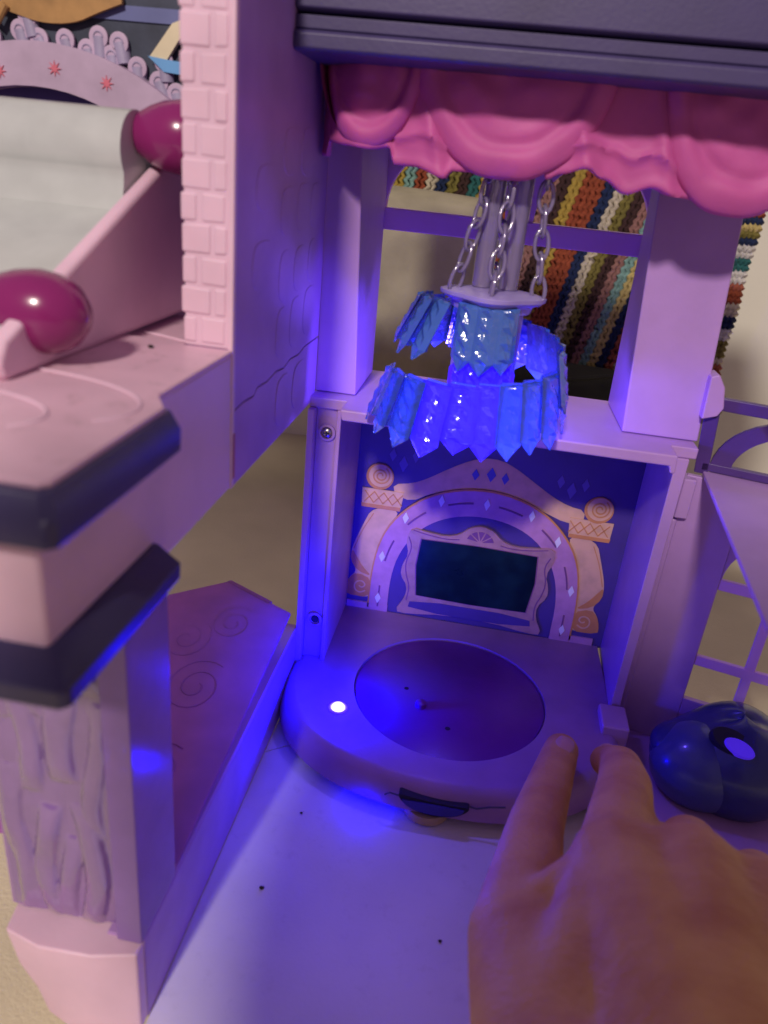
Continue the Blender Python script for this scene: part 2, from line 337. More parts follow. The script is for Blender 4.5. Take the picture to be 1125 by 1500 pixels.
for k in range(5):
    a0, a1_ = math.radians(12+k*32), math.radians(12+k*32+26)
    fan.prism([(6.62+.1*math.cos((a0+a1_)/2), 5.5+.1*math.sin((a0+a1_)/2))]+[(6.62+.58*math.cos(a0+(a1_-a0)*t/3), 5.5+.52*math.sin(a0+(a1_-a0)*t/3)) for t in range(4)], 1, 4.35-.015*9, 4.352)
fan.build('printed_fan', DLINE, dec)
for x0, sg in ((3.62, 1), (9.62, -1)): dstroke([(x0, 5.3), (x0+.2*sg, 4.8), (x0-.02*sg, 4.1), (x0+.05*sg, 3.5), (x0+.28*sg, 2.9), (x0+.2*sg, 2.2)], .05, DLINE, lay=9)

# right bracket and hinge on the outside of the room wall
MB().prism([(12.9,13.0),(13.35,13.15),(13.5,13.45),(13.36,14.1),(13.1,14.5),(12.85,14.4)], 1, .3, 1.1).build('bracket', LIL, room, bevel=.05)
hg = MB().box(12.86, 13.3, .2, .9, 9.5, 10.95).build('hinge', LIL, room, bevel=.06)
# valance
val = thing('valance', (6.4, -1, 19), 'magenta pink moulded curtain valance with three swags under the roof', 'valance')
bot = [(0.35,19.98),(0.96,19.91),(1.69,19.87),(2.28,19.96),(2.44,19.54),(3.04,19.54),(3.9,19.32),(4.05,19.53),(4.83,19.55),(5.54,19.6),(6.08,19.65),(6.49,19.85),(6.60,19.55),(6.98,19.72),(7.62,19.91),(8.12,19.7),(8.75,19.39),(9.38,19.61),(9.99,19.45),(10.96,19.4),(11.96,19.5),(12.6,19.6)]
def zb(x):
    for (x0, z0), (x1, z1) in zip(bot, bot[1:]):
        if x0 <= x <= x1:
            t = (x-x0)/(x1-x0); t = t*t*(3-2*t); return z0+(z1-z0)*t
    return bot[-1][1]
def yval(x): return -1.9-.35*math.sin(max(0, min(1, (x-.3)/12))*PI)+.9*max(0, 1-(x-.3)/1.2)**2
nx, nz = 170, 26; V1 = []
for j in range(nz+1):
    for i in range(nx+1):
        x = .1+12.5*i/nx; b_ = zb(x); z = b_+(22.3-b_)*j/nz; h = z-b_
        y = yval(x)
        y += .10*math.sin(x*3.1+h*1.2)*math.exp(-h*.5)                     # soft pleats
        for cx_, sg in ((2.9, 1), (9.0, 1), (6.9, -1)):                        # draped fold lines running down from swag tops
            d = (x-cx_)*sg-(22-z)*.35*sg
            y -= .22*math.exp(-(d/.22)**2)*math.exp(-abs(h-1.0)*.8)
        y -= .09*math.exp(-((h-.10)/.12)**2)                                # rolled hem
        y -= .14*math.exp(-((h-.75-.12*math.sin(x*2.3))/.10)**2)*(1 if 2.3 < x < 4.2 or 6.5 < x < 9.9 else .2)
        V1.append((x, y, z))
idx = lambda i, j: j*(nx+1)+i
front = V1; back = [(x, yval(x)+.5, z) for x, y, z in V1]; off = len(front)
fs = [(idx(i,j), idx(i+1,j), idx(i+1,j+1), idx(i,j+1)) for j in range(nz) for i in range(nx)]
fs += [(off+idx(i,j), off+idx(i,j+1), off+idx(i+1,j+1), off+idx(i+1,j)) for j in range(nz) for i in range(nx)]
fs += [(idx(i,0), off+idx(i,0), off+idx(i+1,0), idx(i+1,0)) for i in range(nx)]
fs += [(idx(0,j), idx(0,j+1), off+idx(0,j+1), off+idx(0,j)) for j in range(nz)]+[(idx(nx,j), off+idx(nx,j), off+idx(nx,j+1), idx(nx,j+1)) for j in range(nz)]
MB().add(front+back, fs).build('pleated_cloth', MAG, val, angle=80)
def swag(cx, zt, wx, hz, name='swag', tilt=0):
    mb = MB(); na, nr = 48, 30; top = []
    y0 = yval(cx)-.02
    rings = []
    for r in range(nr+1):
        s_ = r/nr; ring = []
        for a in range(na+1):
            ph = PI+PI*a/na
            x = cx+wx*s_*math.cos(ph); z = zt+hz*s_*math.sin(ph)-tilt*(x-cx)
            prof = .21*math.sqrt(max(0, 1-s_**5))+.13*math.exp(-((s_-.85)/.12)**2)-.09*math.exp(-((s_-.72)/.05)**2)+.02*math.exp(-((s_-.5)/.1)**2)
            ring.append((x, yval(x)-.02-prof*(1+.25*noise.noise(Vector((x*.9, z*.9, cx))))-.12*noise.noise(Vector((x*1.3+cx, z*1.6, 2)))*(1-s_**4), z+.10*noise.noise(Vector((x*1.1, cx, s_*2)))*s_))
        rings.append(ring)
    mb.loft(rings, cap=False, closed=False)
    back_ = [(cx+wx*math.cos(PI+PI*a/na), yval(cx)+.3, zt+hz*math.sin(PI+PI*a/na)-tilt*wx*math.cos(PI+PI*a/na)) for a in range(na+1)]
    mb.loft([rings[-1], back_], cap=False, closed=False)
    return mb.build(name, MAG, val, angle=80)
swag(1.62, 22.3, 1.5, 2.42); swag(5.40, 22.35, 2.65, 2.92, tilt=0.02); swag(11.55, 22.3, 2.35, 3.2)

# roof
roof = thing('roof', (8, -1, 21.8), 'slate purple toy roof slab with grooved fascia above pink valance', 'roof')
MB().prism([(-3.9,21.85),(-3.98,21.92),(-3.98,22.22),(-3.9,22.3),(4.8,22.3),(4.8,21.85)], 0, .02, 18).build('fascia', ROOF, roof, bevel=.03)
MB().prism([(-3.75,22.3),(-3.82,22.34),(-3.82,22.62),(4.8,22.62),(4.8,22.3)], 0, .02, 18).build('fascia', ROOF, roof, bevel=.02)
MB().box(.05, 18, -3.6, 4.8, 22.62, 22.70).build('groove', HOLE, roof)
MB().prism([(-3.8,22.70),(-3.92,22.76),(-3.9,24.2),(-3.6,24.3),(-3.6,26.5),(4.8,26.5),(4.8,22.70)], 0, .02, 18).build('roof_slab', ROOF, roof, bevel=.04)

# ------------------------------------------------------------------ left wing
wing = thing('dollhouse_left_wing', (-3, -8, 0), 'pink toy house wing with brick pillar, ledge and dark trimmed balcony', 'dollhouse wing')
jag = [(-8.0,13.82),(-7.2,13.86),(-6.4,13.80),(-6.1,13.95),(-5.2,13.90),(-4.4,13.98),(-3.6,13.90),(-2.9,14.02),(-2.0,13.96),(-1.2,14.06),(0.65,14.04)]
wl = MB().prism(jag+[(.65,24),(-8.0,24)], 0, -1.15, 0).build('side_wall', LIL2, wing, bevel=.03)
MB().prism([(-8.0,11.85),(.65,11.85)]+[(y, z-.035) for y, z in jag[::-1]], 0, -1.15, -.005).build('side_wall', LIL2, wing, bevel=.03)
# embossed arches and blocks, faint
def emboss(poly, h=.016): return MB().prism(poly, 0, -.01, h).build('embossed_panel', LIL2, wl, bevel=.04, seg=3)
for y0, y1, z0, z1 in ((-4.6,-3.4,14.3,15.6),(-3.2,-1.9,14.3,15.7),(-1.7,-.3,14.4,15.8),(-4.5,-3.2,15.8,17.1),(-3.0,-1.6,15.9,17.1),(-1.4,-.2,16.0,17.2),(-4.4,-2.9,12.2,13.6),(-2.6,-.9,12.2,13.6)):
    emboss(smoothpoly([(y0,z0),(y1,z0+.05),(y1-.03,z1),((y0+y1)/2,z1+.12),(y0+.04,z1-.05)], 2))
for y0, y1, z0, z1 in ((-4.5,-3.1,17.5,18.7),(-2.9,-1.6,17.5,18.8),(-1.4,-.2,17.6,18.8),(-4.4,-3.0,19.0,20.1),(-2.7,-1.2,19.0,20.2),(-6.8,-5.1,16.4,17.5),(-6.6,-5.0,18.2,19.2)):
    emboss(smoothpoly([(y0,z0),(y1,z0+.05),(y1-.03,z1),((y0+y1)/2,z1+.08),(y0+.04,z1-.05)], 2), .015)
MB().box(-.05, .03, -8.02, -7.9, 12.1, 13.25).build('clip_slot', mat('rust_pink_plastic', (.45, .14, .16)), wl)
# brick pillar
pil = MB().box(-1.14, -.01, -8.04, -6.6, 15.3, 24).build('brick_pillar', PINK, wing, bevel=.02)
MB().box(-.12, .015, -8.12, -7.9, 11.85, 24).build('corner_strip', PINK, wing, bevel=.04)
zr = 15.38; row = 0
while zr < 23.6:
    h = .60+random.uniform(-.03, .03); split = .46 if row % 2 == 0 else .68
    if row % 2: parts_ = [(-1.2, -1.2+1.05*.62), (-1.2+1.05*.62+.09, -.17)]
    else: parts_ = [(-1.19, -1.2+1.05*.34), (-1.2+1.05*.34+.09, -.19)]
    for x0, x1 in parts_:
        d = random.uniform(.025, .04); j = lambda: random.uniform(-.025, .025)
        x0_, x1_ = x0+j(), x1+j()
        MB().hexa([(x0_,-7.9,zr),(x1_,-7.9,zr+j()),(x1_,-7.0,zr),(x0_,-7.0,zr)], [(x0_,-7.9,zr+h+j()*.5),(x1_,-7.9,zr+h+j()),(x1_,-7.0,zr+h),(x0_,-7.0,zr+h)])
        b = MB().hexa([(x0_,-8.04-d,zr),(x1_,-8.04-d,zr+j()),(x1_,-7.1,zr),(x0_,-7.1,zr)], [(x0_,-8.04-d,zr+h+j()*.5),(x1_,-8.04-d,zr+h+j()),(x1_,-7.1,zr+h),(x0_,-7.1,zr+h)])
        b.build('brick', PINK, pil, bevel=.06, seg=3)
    zr += .655; row += 1
# ledge and balcony block
MB().box(-12, -.02, -16.1, -8.02, 11.85, 15.22).build('balcony_block', PINK, wing, bevel=.10, seg=3)
MB().box(-12, -1.16, -8.02, -1.5, 14.7, 15.22).build('ledge_floor', PINK2, wing)
MB().prism([(-12,-16.42),(.30,-16.42),(.42,-16.3),(.42,-12.75),(.02,-12.1),(.02,-8.13),(-1.16,-8.13),(-1.16,-7.9),(-12,-7.9)], 2, 15.2, 15.32).build('ledge_top', PINK2, wing, bevel=.05, seg=3)
for k, (rx, yy) in enumerate(((2.2, -13.9), (3.3, -12.9))):
    MB().tube([(-3.2+rx*math.cos(a*.12), yy-.3+rx*.5*math.sin(a*.12), 15.325) for a in range(-4, 14)], .035, 6).build('raised_line', PINK, wing)
MB().tube([(-1.15, -7.6, 15.235), (-2.1, -7.2, 15.235), (-2.6, -7.1, 15.235)], .03, 6).build('raised_line', PINK, wing)
def trim(levels, yend, name='balcony_trim'):
    rings = []
    for z, o in levels: rings.append([(-12, -16.1-o, z), (o-.12, -16.1-o, z), (o, -16.1-o+.12, z), (o, yend, z), (-12, yend, z)])
    return MB().loft(rings).build(name, DPUR, wing, bevel=.05, seg=2)
t1 = trim([(14.42,.50),(14.48,.62),(14.90,.64),(15.22,.45)], -12.55)
t2 = trim([(11.72,.42),(11.78,.52),(12.12,.54),(12.2,.42),(12.46,.08)], -12.45)
# base strip running along the room and faceted foot under the column
MB().prism([(-.9,0),(0,0),(0,2.72),(-.06,2.8),(-.9,2.8)], 1, -13.7, .0).build('base_rail', LIL2, wing, bevel=.03)
MB().loft([[(x*kx+dx, y, z) for x, y in ((-2.9-.0,-13.2),(-2.75,-14.1),(-1.9,-14.35),(-.9,-14.30),(-.02,-14.05),(-.02,-11.8),(-2.9,-11.8))] for z, kx, dx in ((0,.86,0),(.9,.95,0),(1.6,1.08,0),(2.55,1.15,0),(2.72,1.16,0))]).build('column_foot', PINK, wing, bevel=.06, seg=3)

# crystal column
colm = thing('crystal_column', (-1.6, -12.8, 2.7), 'clear purple column of moulded crystals under the balcony on its pink foot', 'column')
MB().box(-3.4, -.55, -13.45, -12.2, 2.72, 11.8).build('column_core', CRYP, colm, bevel=.06)
MB().hexa([(-.62,-13.8,2.74),(-.02,-13.8,2.74),(-.02,-11.85,2.74),(-.62,-11.85,2.74)], [(-.62,-13.8,11.75),(-.02,-13.8,11.75),(-.02,-11.85,11.75),(-.62,-11.85,11.75)]).build('column_side', CRYS, colm, bevel=.04)
nxr, nzr = 64, 150; rv = []
def relief(x, z):
    u = (x+3.4)/2.8; h = 0
    for cx_, w_, z0_, z1_, am in ((-2.95,.30,2.7,7.2,.20),(-2.25,.27,2.7,6.2,.34),(-1.78,.24,2.7,5.4,.30),(-1.30,.30,2.7,6.4,.36),(-2.6,.26,6.5,10.4,.24),(-1.65,.34,6.9,9.6,.30),(-1.0,.24,5.4,9.2,.22),(-2.1,.22,8.6,11.6,.22),(-1.2,.26,9.4,11.7,.24),(-3.1,.24,8.4,11.5,.2)):
        bend = .16*math.sin(z*1.25+cx_*3); d = (x-cx_-bend)/w_
        e = max(0, min(1, (z-z0_)/.5))*max(0, min(1, (z1_-z)/.9))
        if abs(d) < 1: h = max(h, am*math.sqrt(1-d*d)*e**.5)
    n_ = noise.noise(Vector((x*2.2, z*.8, 3)))*.08+noise.noise(Vector((x*5, z*3, 8)))*.012
    return (h*.5+n_*.8)*min(1, (1-abs(2*u-1))*6)
for j in range(nzr+1):
    for i in range(nxr+1):
        x, z = -3.4+2.8*i/nxr, 2.76+9.0*j/nzr; rv.append((x, -13.46-relief(x, z), z))
MB().add(rv, [(j*(nxr+1)+i, j*(nxr+1)+i+1, (j+1)*(nxr+1)+i+1, (j+1)*(nxr+1)+i) for j in range(nzr) for i in range(nxr)]).build('moulded_relief', CRYP, colm, angle=85)

# translucent plum door leaf standing outside the opening
door = thing('swirl_door', (-1.6, -1.2, -.9), 'translucent plum door leaf with embossed swirls seen through left opening', 'door')
A, B, C_ = Vector((-3.0, .5, 0)), Vector((.38, -1.30, 0)), Vector((-4.6, -1.2, 0))
def leaf(P, Q, z1, nm):
    d = (Q-P).normalized(); n = Vector((-d.y, d.x, 0))*.12
    return MB().hexa([P-n+Vector((0,0,-.9)), Q-n+Vector((0,0,-.9)), Q+n+Vector((0,0,-.9)), P+n+Vector((0,0,-.9))], [P-n+Vector((0,0,z1)), Q-n+Vector((0,0,z1)), Q+n+Vector((0,0,z1)), P+n+Vector((0,0,z1))]).build(nm, FILM, door, bevel=.06)
A, B, C_ = Vector((-3.03, .49, 0)), Vector((-.98, -.60, 0)), Vector((-4.6, -1.2, 0))
leaf(A, B, 4.0, 'door_leaf'); 
fl_ = MB().prism([(-4.6,-1.1),(-3.03,.42),(-.98,-.66),(-.98,-13.0),(-4.6,-13.0)], 2, 1.2, 1.32)
lf = MB().add([(-3.03,.49,4.0),(-.95,-.6,4.0),(-.95,-13.2,1.0),(-5.2,-13.2,1.0),(-4.9,-1.3,4.0)], [(0,1,2,3,4)])
lf2 = MB().loft([[(-3.03,.45,3.98),(-.06,-1.07,3.98),(-.06,-11.8,2.95),(-5.2,-11.8,2.95),(-4.8,-1.2,3.98)], [(-3.03,.45,3.86),(-.06,-1.07,3.86),(-.06,-11.8,2.83),(-5.2,-11.8,2.83),(-4.8,-1.2,3.86)]])
face = lf2.build('door_face', FILM, door, bevel=.03)
def zf(y): return 2.95+1.03*(y+11.8)/11.3
for cx, cy, r0, tn in ((-1.9,-2.2,1.0,1), (-3.2,-3.4,1.1,-1), (-2.0,-5.6,1.3,1), (-3.3,-7.5,1.1,-1), (-1.8,-9.0,1.0,1)):
    pts = []
    for k in range(40):
        t = k/39; r = r0*(1-.85*t); a = tn*t*4*PI+1
        x, y = cx+r*math.cos(a)*.8, cy+r*math.sin(a)
        pts.append((min(x, -.2), y, zf(y)+.02))
    MB().tube(pts, .035, 6).build('swirl', FILM, face)

# ------------------------------------------------------------------ slide on the ledge
sl = thing('toy_slide', (-5.5, -9, 15.3), 'milky white toy slide with pink side rail and plum knobs behind brick pillar', 'slide')
rt = lambda y: 19.05+(y+5.28)*.415
MB().prism([(-4.4,15.3),(-12.6,15.3),(-12.75,rt(-12.75)-.25),(-12.5,rt(-12.5)),(-5.6,rt(-5.6)+.1),(-4.9,19.25),(-4.3,19.0)], 0, -3.0, -2.62).build('side_rail', PINK, sl, bevel=.15, seg=4)
pf = [(-12.7, rt(-12.7)-.12)]+[(y, rt(y)-.10-.22*math.sin(min(1, (y+12.7)/5.2)*PI/2)) for y in (-11.5,-10.5,-9.5,-8.5,-7.8,-7.3,-7.05)]
pf += [(-6.15+.88*math.cos(math.radians(a)), 19.25+.88*math.sin(math.radians(a))) for a in range(215, -60, -12)]
pb = [(-5.6, 18.3), (-12.7, 15.4)]
MB().prism(smoothpoly(pf, 1, False)+pb, 0, -12, -3.05).build('chute', WHITE, sl, bevel=.16, seg=4, angle=60)
def knob(x0, x1, y, z, r, nm='knob'):
    L = x1-x0; prof = [(r*.05, 0), (r*.5, .02*L), (r*.62, .10*L), (r*.80, .24*L), (r*.94, .40*L), (r, .58*L), (r*.93, .74*L), (r*.74, .87*L), (r*.42, .96*L), (r*.05, L)]
    return MB().lathe(prof, (x0, y, z), 0, 40).build(nm, KNOB, sl, angle=80)
knob(-4.1, -1.78, -11.15, 16.32, .80); knob(-3.22, -1.16, -5.9, 19.62, .82)

# ------------------------------------------------------------------ printed scenery panel behind the slide
scn = thing('scenery_panel', (-6.5, -2, 15), 'printed card with lilac starred arch, curled rods and gold ribbon behind slide', 'printed panel')
DARKP = mat('print_dark_slate', (.045, .055, .085), .5, .1, vscale=120)
LILP = mat('print_pale_lilac', (.50, .38, .52), .5, .05, vscale=100); LILG = mat('print_rod_grey', (.34, .30, .44), .5, .1)
GOLD = mat('print_gold_brown', (.42, .24, .09), .4, .1, vscale=150); STARM = mat('print_coral', (.65, .16, .22), .5)
MB().box(-14, -1.17, -2.0, -1.8, 15.2, 24.5).build('card', DARKP, scn)
ax_, R1, R2 = -7.6, 6.9, 5.85
oa = [(ax_+R1*math.sin(t), 14.8+R1*math.cos(t)) for t in [(-50+i*5)*PI/180 for i in range(21)]]
ia = [(ax_-.2+R2*math.sin(t), 14.75+R2*math.cos(t)) for t in [(-50+i*5)*PI/180 for i in range(21)]]
mb = MB()
for i in range(20): mb.prism([oa[i], oa[i+1], ia[i+1], ia[i]], 1, -2.5, -1.99)
arch = mb.build('arch_band', LILP, scn)
MB().prism(ia+[(-3, 15.3), (-12, 15.3)], 1, -2.03, -1.995).build('arch_opening', NAVY, scn)
for x, z in ((-8.75,20.89),(-7.1,21.07),(-5.6,20.83)):
    q = []
    for k in range(16):
        r = .2 if k % 2 == 0 else .07; q.append((x+r*math.cos(k*PI/8), z+r*math.sin(k*PI/8)))
    MB().prism(q, 1, -2.53, -2.49).build('star', STARM, arch, smooth=False)
MB().box(-14, -1.2, -2.05, -1.99, 22.4, 22.75).build('blue_bar', mat('print_slate_blue', (.13, .15, .32), .5), scn)
for x, z in ((-9.1,21.75),(-8.25,21.95),(-7.7,21.78),(-8.0,22.3),(-6.93,21.81),(-6.3,21.62),(-5.95,21.95),(-5.37,21.85),(-5.6,21.52),(-4.86,21.3),(-4.25,21.0),(-4.1,21.5),(-3.75,20.75),(-3.3,21.3)):
    q = random.uniform(-.1, .1); r = .27
    rod = MB().tube([(x, -2.02, z), (x+.12+q, -2.06, z-.5)], [.22, .2], 14, flat=1).build('rod', LILG, scn)
    MB().lathe([(r, 0), (r, -.08), (r*.8, -.09)], (x, -2.1, z), 1, 20).build('rod_end', LILP, rod)
    MB().tube([(x+.13*math.cos(t*.5), -2.2, z+.13*math.sin(t*.5)) for t in range(12)], .02, 6).build('rod_ring', LILG, rod)
rb = MB()
rib = [(-9.2,22.5),(-8.4,22.35),(-7.6,22.15),(-6.6,22.2),(-5.9,22.5),(-5.2,22.75)]
rp_ = smoothpoly(rib, 2, False)
for i in range(len(rp_)-1):
    w0, w1 = .5*math.sin(PI*min(1, (i+.5)/len(rp_)))+.08, .5*math.sin(PI*min(1, (i+1.5)/len(rp_)))+.08
    rb.prism([(rp_[i][0], rp_[i][1]), (rp_[i+1][0], rp_[i+1][1]), (rp_[i+1][0], rp_[i+1][1]+w1*1.4), (rp_[i][0], rp_[i][1]+w0*1.4)], 1, -2.25, -2.12)
rb.build('gold_ribbon', GOLD, scn)
MB().tube([(-9.3,-2.3,22.9),(-9.0,-2.3,22.3),(-8.8,-2.3,22.1),(-8.5,-2.3,22.5)], .1, 8).build('gold_curl', GOLD, scn)
MB().prism([(-4.45,21.6),(-4.0,21.5),(-3.5,22.2),(-3.3,22.6),(-3.8,22.4)], 1, -2.25, -2.1).build('cream_ribbon', mat('print_cream', (.7, .62, .42), .5), scn)
MB().prism([(-4.5,21.6),(-4.05,21.25),(-3.3,21.2),(-3.3,21.5),(-4.0,21.55)], 1, -2.28, -2.24).build('blue_ribbon', mat('print_sky_blue', (.15, .38, .70), .5), scn)

# ------------------------------------------------------------------ round platform with turntable
pl = thing('turntable_platform', (6.3, -1, 0), 'lilac rounded platform with dark plum turntable and glowing blue lamp', 'toy platform')
def plan(o=0., n=72, cy=-.45):
    pts = []
    for k in range(n+1):
        t = PI+PI*k/n; c, s_ = math.cos(t), math.sin(t); e = 2/2.35
        pts.append((6.3+(6.0+o)*math.copysign(abs(c)**e, c), cy+(5.0+o)*math.copysign(abs(s_)**e, s_)))
    return pts
tp = plan(); 
rings = []
for z, o in ((.32, .2), (.38, .52), (.75, .50), (1.2, .30), (1.36, .14), (1.40, -.05)):
    rings.append([(x, y, z) for x, y in plan(o)]+[(12.34, 4.3, z), (1.16, 4.3, z)])
MB().loft(rings).build('platform_body', PLAT, pl, bevel=.0, angle=40)
body = [o for o in pl.children][0]
cut = MB().lathe([(3.66, 1.2), (3.70, 1.6)], (6.25, -.75, 0), 2, 96).build('cutter', PLAT, None, org=(0, 0, 0))
bo_ = body.modifiers.new('b', 'BOOLEAN'); bo_.operation = 'DIFFERENCE'; bo_.object = cut; bo_.solver = 'EXACT'
bpy.context.view_layer.update()
mb_ = bpy.data.meshes.new_from_object(body.evaluated_get(bpy.context.evaluated_depsgraph_get())); body.modifiers.clear(); body.data = mb_
mb_.set_sharp_from_angle(angle=math.radians(40)); bpy.data.objects.remove(cut)
td = MB().lathe([(3.62, 1.21), (3.62, 1.31), (3.58, 1.33), (.05, 1.33)], (6.25, -.75, 0), 2, 96).build('turntable_disc', DISC, pl)
MB().lathe([(.22, 1.32), (.20, 1.50), (.12, 1.56), (.02, 1.57)], (5.25, -1.75, 0), 2, 20).build('peg', DISC, td)
MB().lathe([(.10, 1.33), (.1, 1.334)], (6.35, -2.75, 0), 2, 16).build('peg_hole', HOLE, td)
MB().lathe([(.09, 1.33), (.09, 1.334)], (4.6, -.85, 0), 2, 16).build('peg_hole', HOLE, td)
LEDM = mat('led_glow', (1, 1, 1), .3, bump=0, emit=(.10, .09, 1.0), es=12)
LEDV = mat('led_halo', (.4, .3, 1), .2, bump=0, emit=(.02, .0, 1.0), es=2)
cl = MB().lathe([(.36, 1.39), (.36, 1.43), (.30, 1.45), (.26, 1.41)], (2.31, -2.78, 0), 2, 28).build('lamp_collar', LEDV, pl)
MB().lathe([(.25, 1.38), (.25, 1.46), (.2, 1.53), (.1, 1.57), (.01, 1.58)], (2.31, -2.78, 0), 2, 24).build('lamp_bulb', LEDM, cl, angle=80)
lamp('platform_led', 'POINT', (2.31, -2.78, 1.80), .21, (.0, .0, 1.0), .35)
# dial slot
y_ = -5.93
def yf(x, z=.8): # front surface of the platform near the dial
    return min(p[1] for p in plan(.47) if abs(p[0]-x) < .45)
s1 = [(5.0,1.12),(5.15,.82),(5.5,.55),(6.0,.42),(6.5,.42),(7.0,.58),(7.3,.82),(7.4,1.04),(6.8,.98),(6.0,1.0),(5.4,1.06)]
MB().prism(smoothpoly(s1), 1, -6.05, -5.6).build('dial_slot', HOLE, body, smooth=False)
dial = MB()
nk = 56
prof = []
for k in range(nk+1):
    a = PI+PI*k/nk; r = 1.0+(.018 if k % 2 else -.018)
    prof.append((6.2+1.0*r*math.cos(a), .93+.42*r*math.sin(a)))
dial.prism(prof, 1, -6.10, -5.7)
dial.build('dial', mat('navy_dial', (.03, .02, .30), .35), body, smooth=False)
MB().tube([(7.35,-5.93,1.0),(7.6,-5.93,.96),(8.0,-5.88,1.08),(8.5,-5.83,1.15)], .03, 6).build('moulded_seam', DPUR, body)
MB().tube([(5.05,-6.02,1.0),(4.75,-6.0,1.02),(4.6,-5.95,.86)], .03, 6).build('moulded_seam', DPUR, body)
MB().lathe([(.8, 0.1), (.8, .2), (.75, .36)], (6.0, -5.4, 0.0), 2, 40).build('platform_foot', mat('tan_foot', (.42, .30, .20), .6), pl)
lamp('platform_underglow', 'POINT', (4.0, -5.75, .28), .022, (.0, .0, 1.0), .4)
MB().box(.0, 1.1, -.9, -.05, 0, 1.1).build('corner_block', PLAT, pl, bevel=.05)
MB().box(11.9, 12.9, -1.6, -.2, 0, 1.75).build('corner_block', LIL2, pl, bevel=.08)

# ------------------------------------------------------------------ chandelier
ch = thing('chandelier', (5.7, -.2, 11.3), 'blue crystal spiral chandelier hanging from clear chains before the window', 'chandelier')
CX0, CY0, DZ = 5.66, -1.25, .33
MB().tube([(5.28, CY0+.2, 16.5), (5.30, CY0+.2, 21.6)], .30, 16).build('stem', CLEAR, ch)
MB().tube([(6.05, CY0+.2, 16.5), (6.07, CY0+.2, 21.6)], .30, 16).build('stem', CLEAR, ch)
CAPM = mat('lilac_cap_plastic', (.40, .32, .72), .3, bump=.02)
cap = []
for z, r in ((15.75, 1.05), (15.95, 1.12), (16.12, 1.42), (16.25, 1.45), (16.32, 1.2), (16.36, .55)):
    ring = []
    for k in range(24):
        a = 2*PI*k/24; rr = r*(1+.10*math.cos(4*a)); ring.append((CX0+rr*math.cos(a), CY0+rr*.95*math.sin(a), z+.12))
    cap.append(ring)
MB().loft(cap).build('cap', CAPM, ch, bevel=.02)
MB().lathe([(.95, 13.4), (1.0, 13.6), (1.0, 16.0)], (CX0, CY0, 0), 2, 8).build('core', CAPM, ch, bevel=.03, smooth=False)
# chains
lk = MB().tube([(.0, .20*math.cos(t*2*PI/20), .42*math.sin(t*2*PI/20)) for t in range(20)], .06, 8, closed=True).mesh('chain_link', angle=80)
lk.materials.append(CLEAR)
def chain(p0, p1, sag=0):
    c = thing('chain', (0, 0, 0), None, None); c.parent = ch; c.location = (Vector((0,0,0))-ORG[ch.name])*S
    p0, p1 = Vector(p0), Vector(p1); L = (p1-p0).length; n = max(2, int(L/.58))
    for k in range(n+1):
        t = k/n; p = p0.lerp(p1, t); p.x += sag*math.sin(t*PI); 
        d = ((p1-p0)+Vector((sag*PI*math.cos(t*PI), 0, 0))).normalized(); q = d.to_track_quat('Z', 'Y')
        M = Matrix.Translation(p) @ q.to_matrix().to_4x4() @ Matrix.Rotation((PI/2 if k % 2 else 0)+.45, 4, 'Z')
        inst('link', lk, M, c)
chain((4.55, -1.6, 16.7), (5.25, -1.35, 21.0), .12); chain((5.62, -2.3, 16.65), (5.75, -1.45, 21.0), .05)
chain((6.95, -1.4, 16.6), (6.65, -1.3, 21.0), -.05); chain((5.6, -.2, 16.7), (5.7, -.6, 21.0))
# crystals
def crystal_mesh(Wd, H, th=.065):
    """one long pendant: flat faceted body of small lozenges with a pointed foot"""
    mb = MB(); w2 = Wd/2; rows = []
    hs = [0, -.04, -.14, -.26, -.38, -.50, -.62, -.74, -.80, -1.0]
    for k, h in enumerate(hs):
        wv = 1.0 if k < 9 else .03
        d = th*(1.25 if k % 2 else .75)*(1 if 0 < k < 9 else .4); z = h*H
        if k == 9: d = .02
        rows.append([(-w2*wv, .02, z), (-w2*.5*wv, -d*(.7 if k % 2 else 1.35), z-.05*wv), (0, -d*(1.5 if k % 2 else .9), z), (w2*.5*wv, -d*(.7 if k % 2 else 1.35), z-.05*wv), (w2*wv, .02, z), (0, d*.6, z)])
    mb.loft(rows); return mb
cm_s = crystal_mesh(.80, 2.0).mesh('crystal', smooth=False); cm_s.materials.append(BLUES)
cm_l = crystal_mesh(.90, 2.15).mesh('crystal', smooth=False); cm_l.materials.append(BLUEC)
cm_d = crystal_mesh(.90, 2.15).mesh('crystal', smooth=False); cm_d.materials.append(BLUED)
random.seed(3)
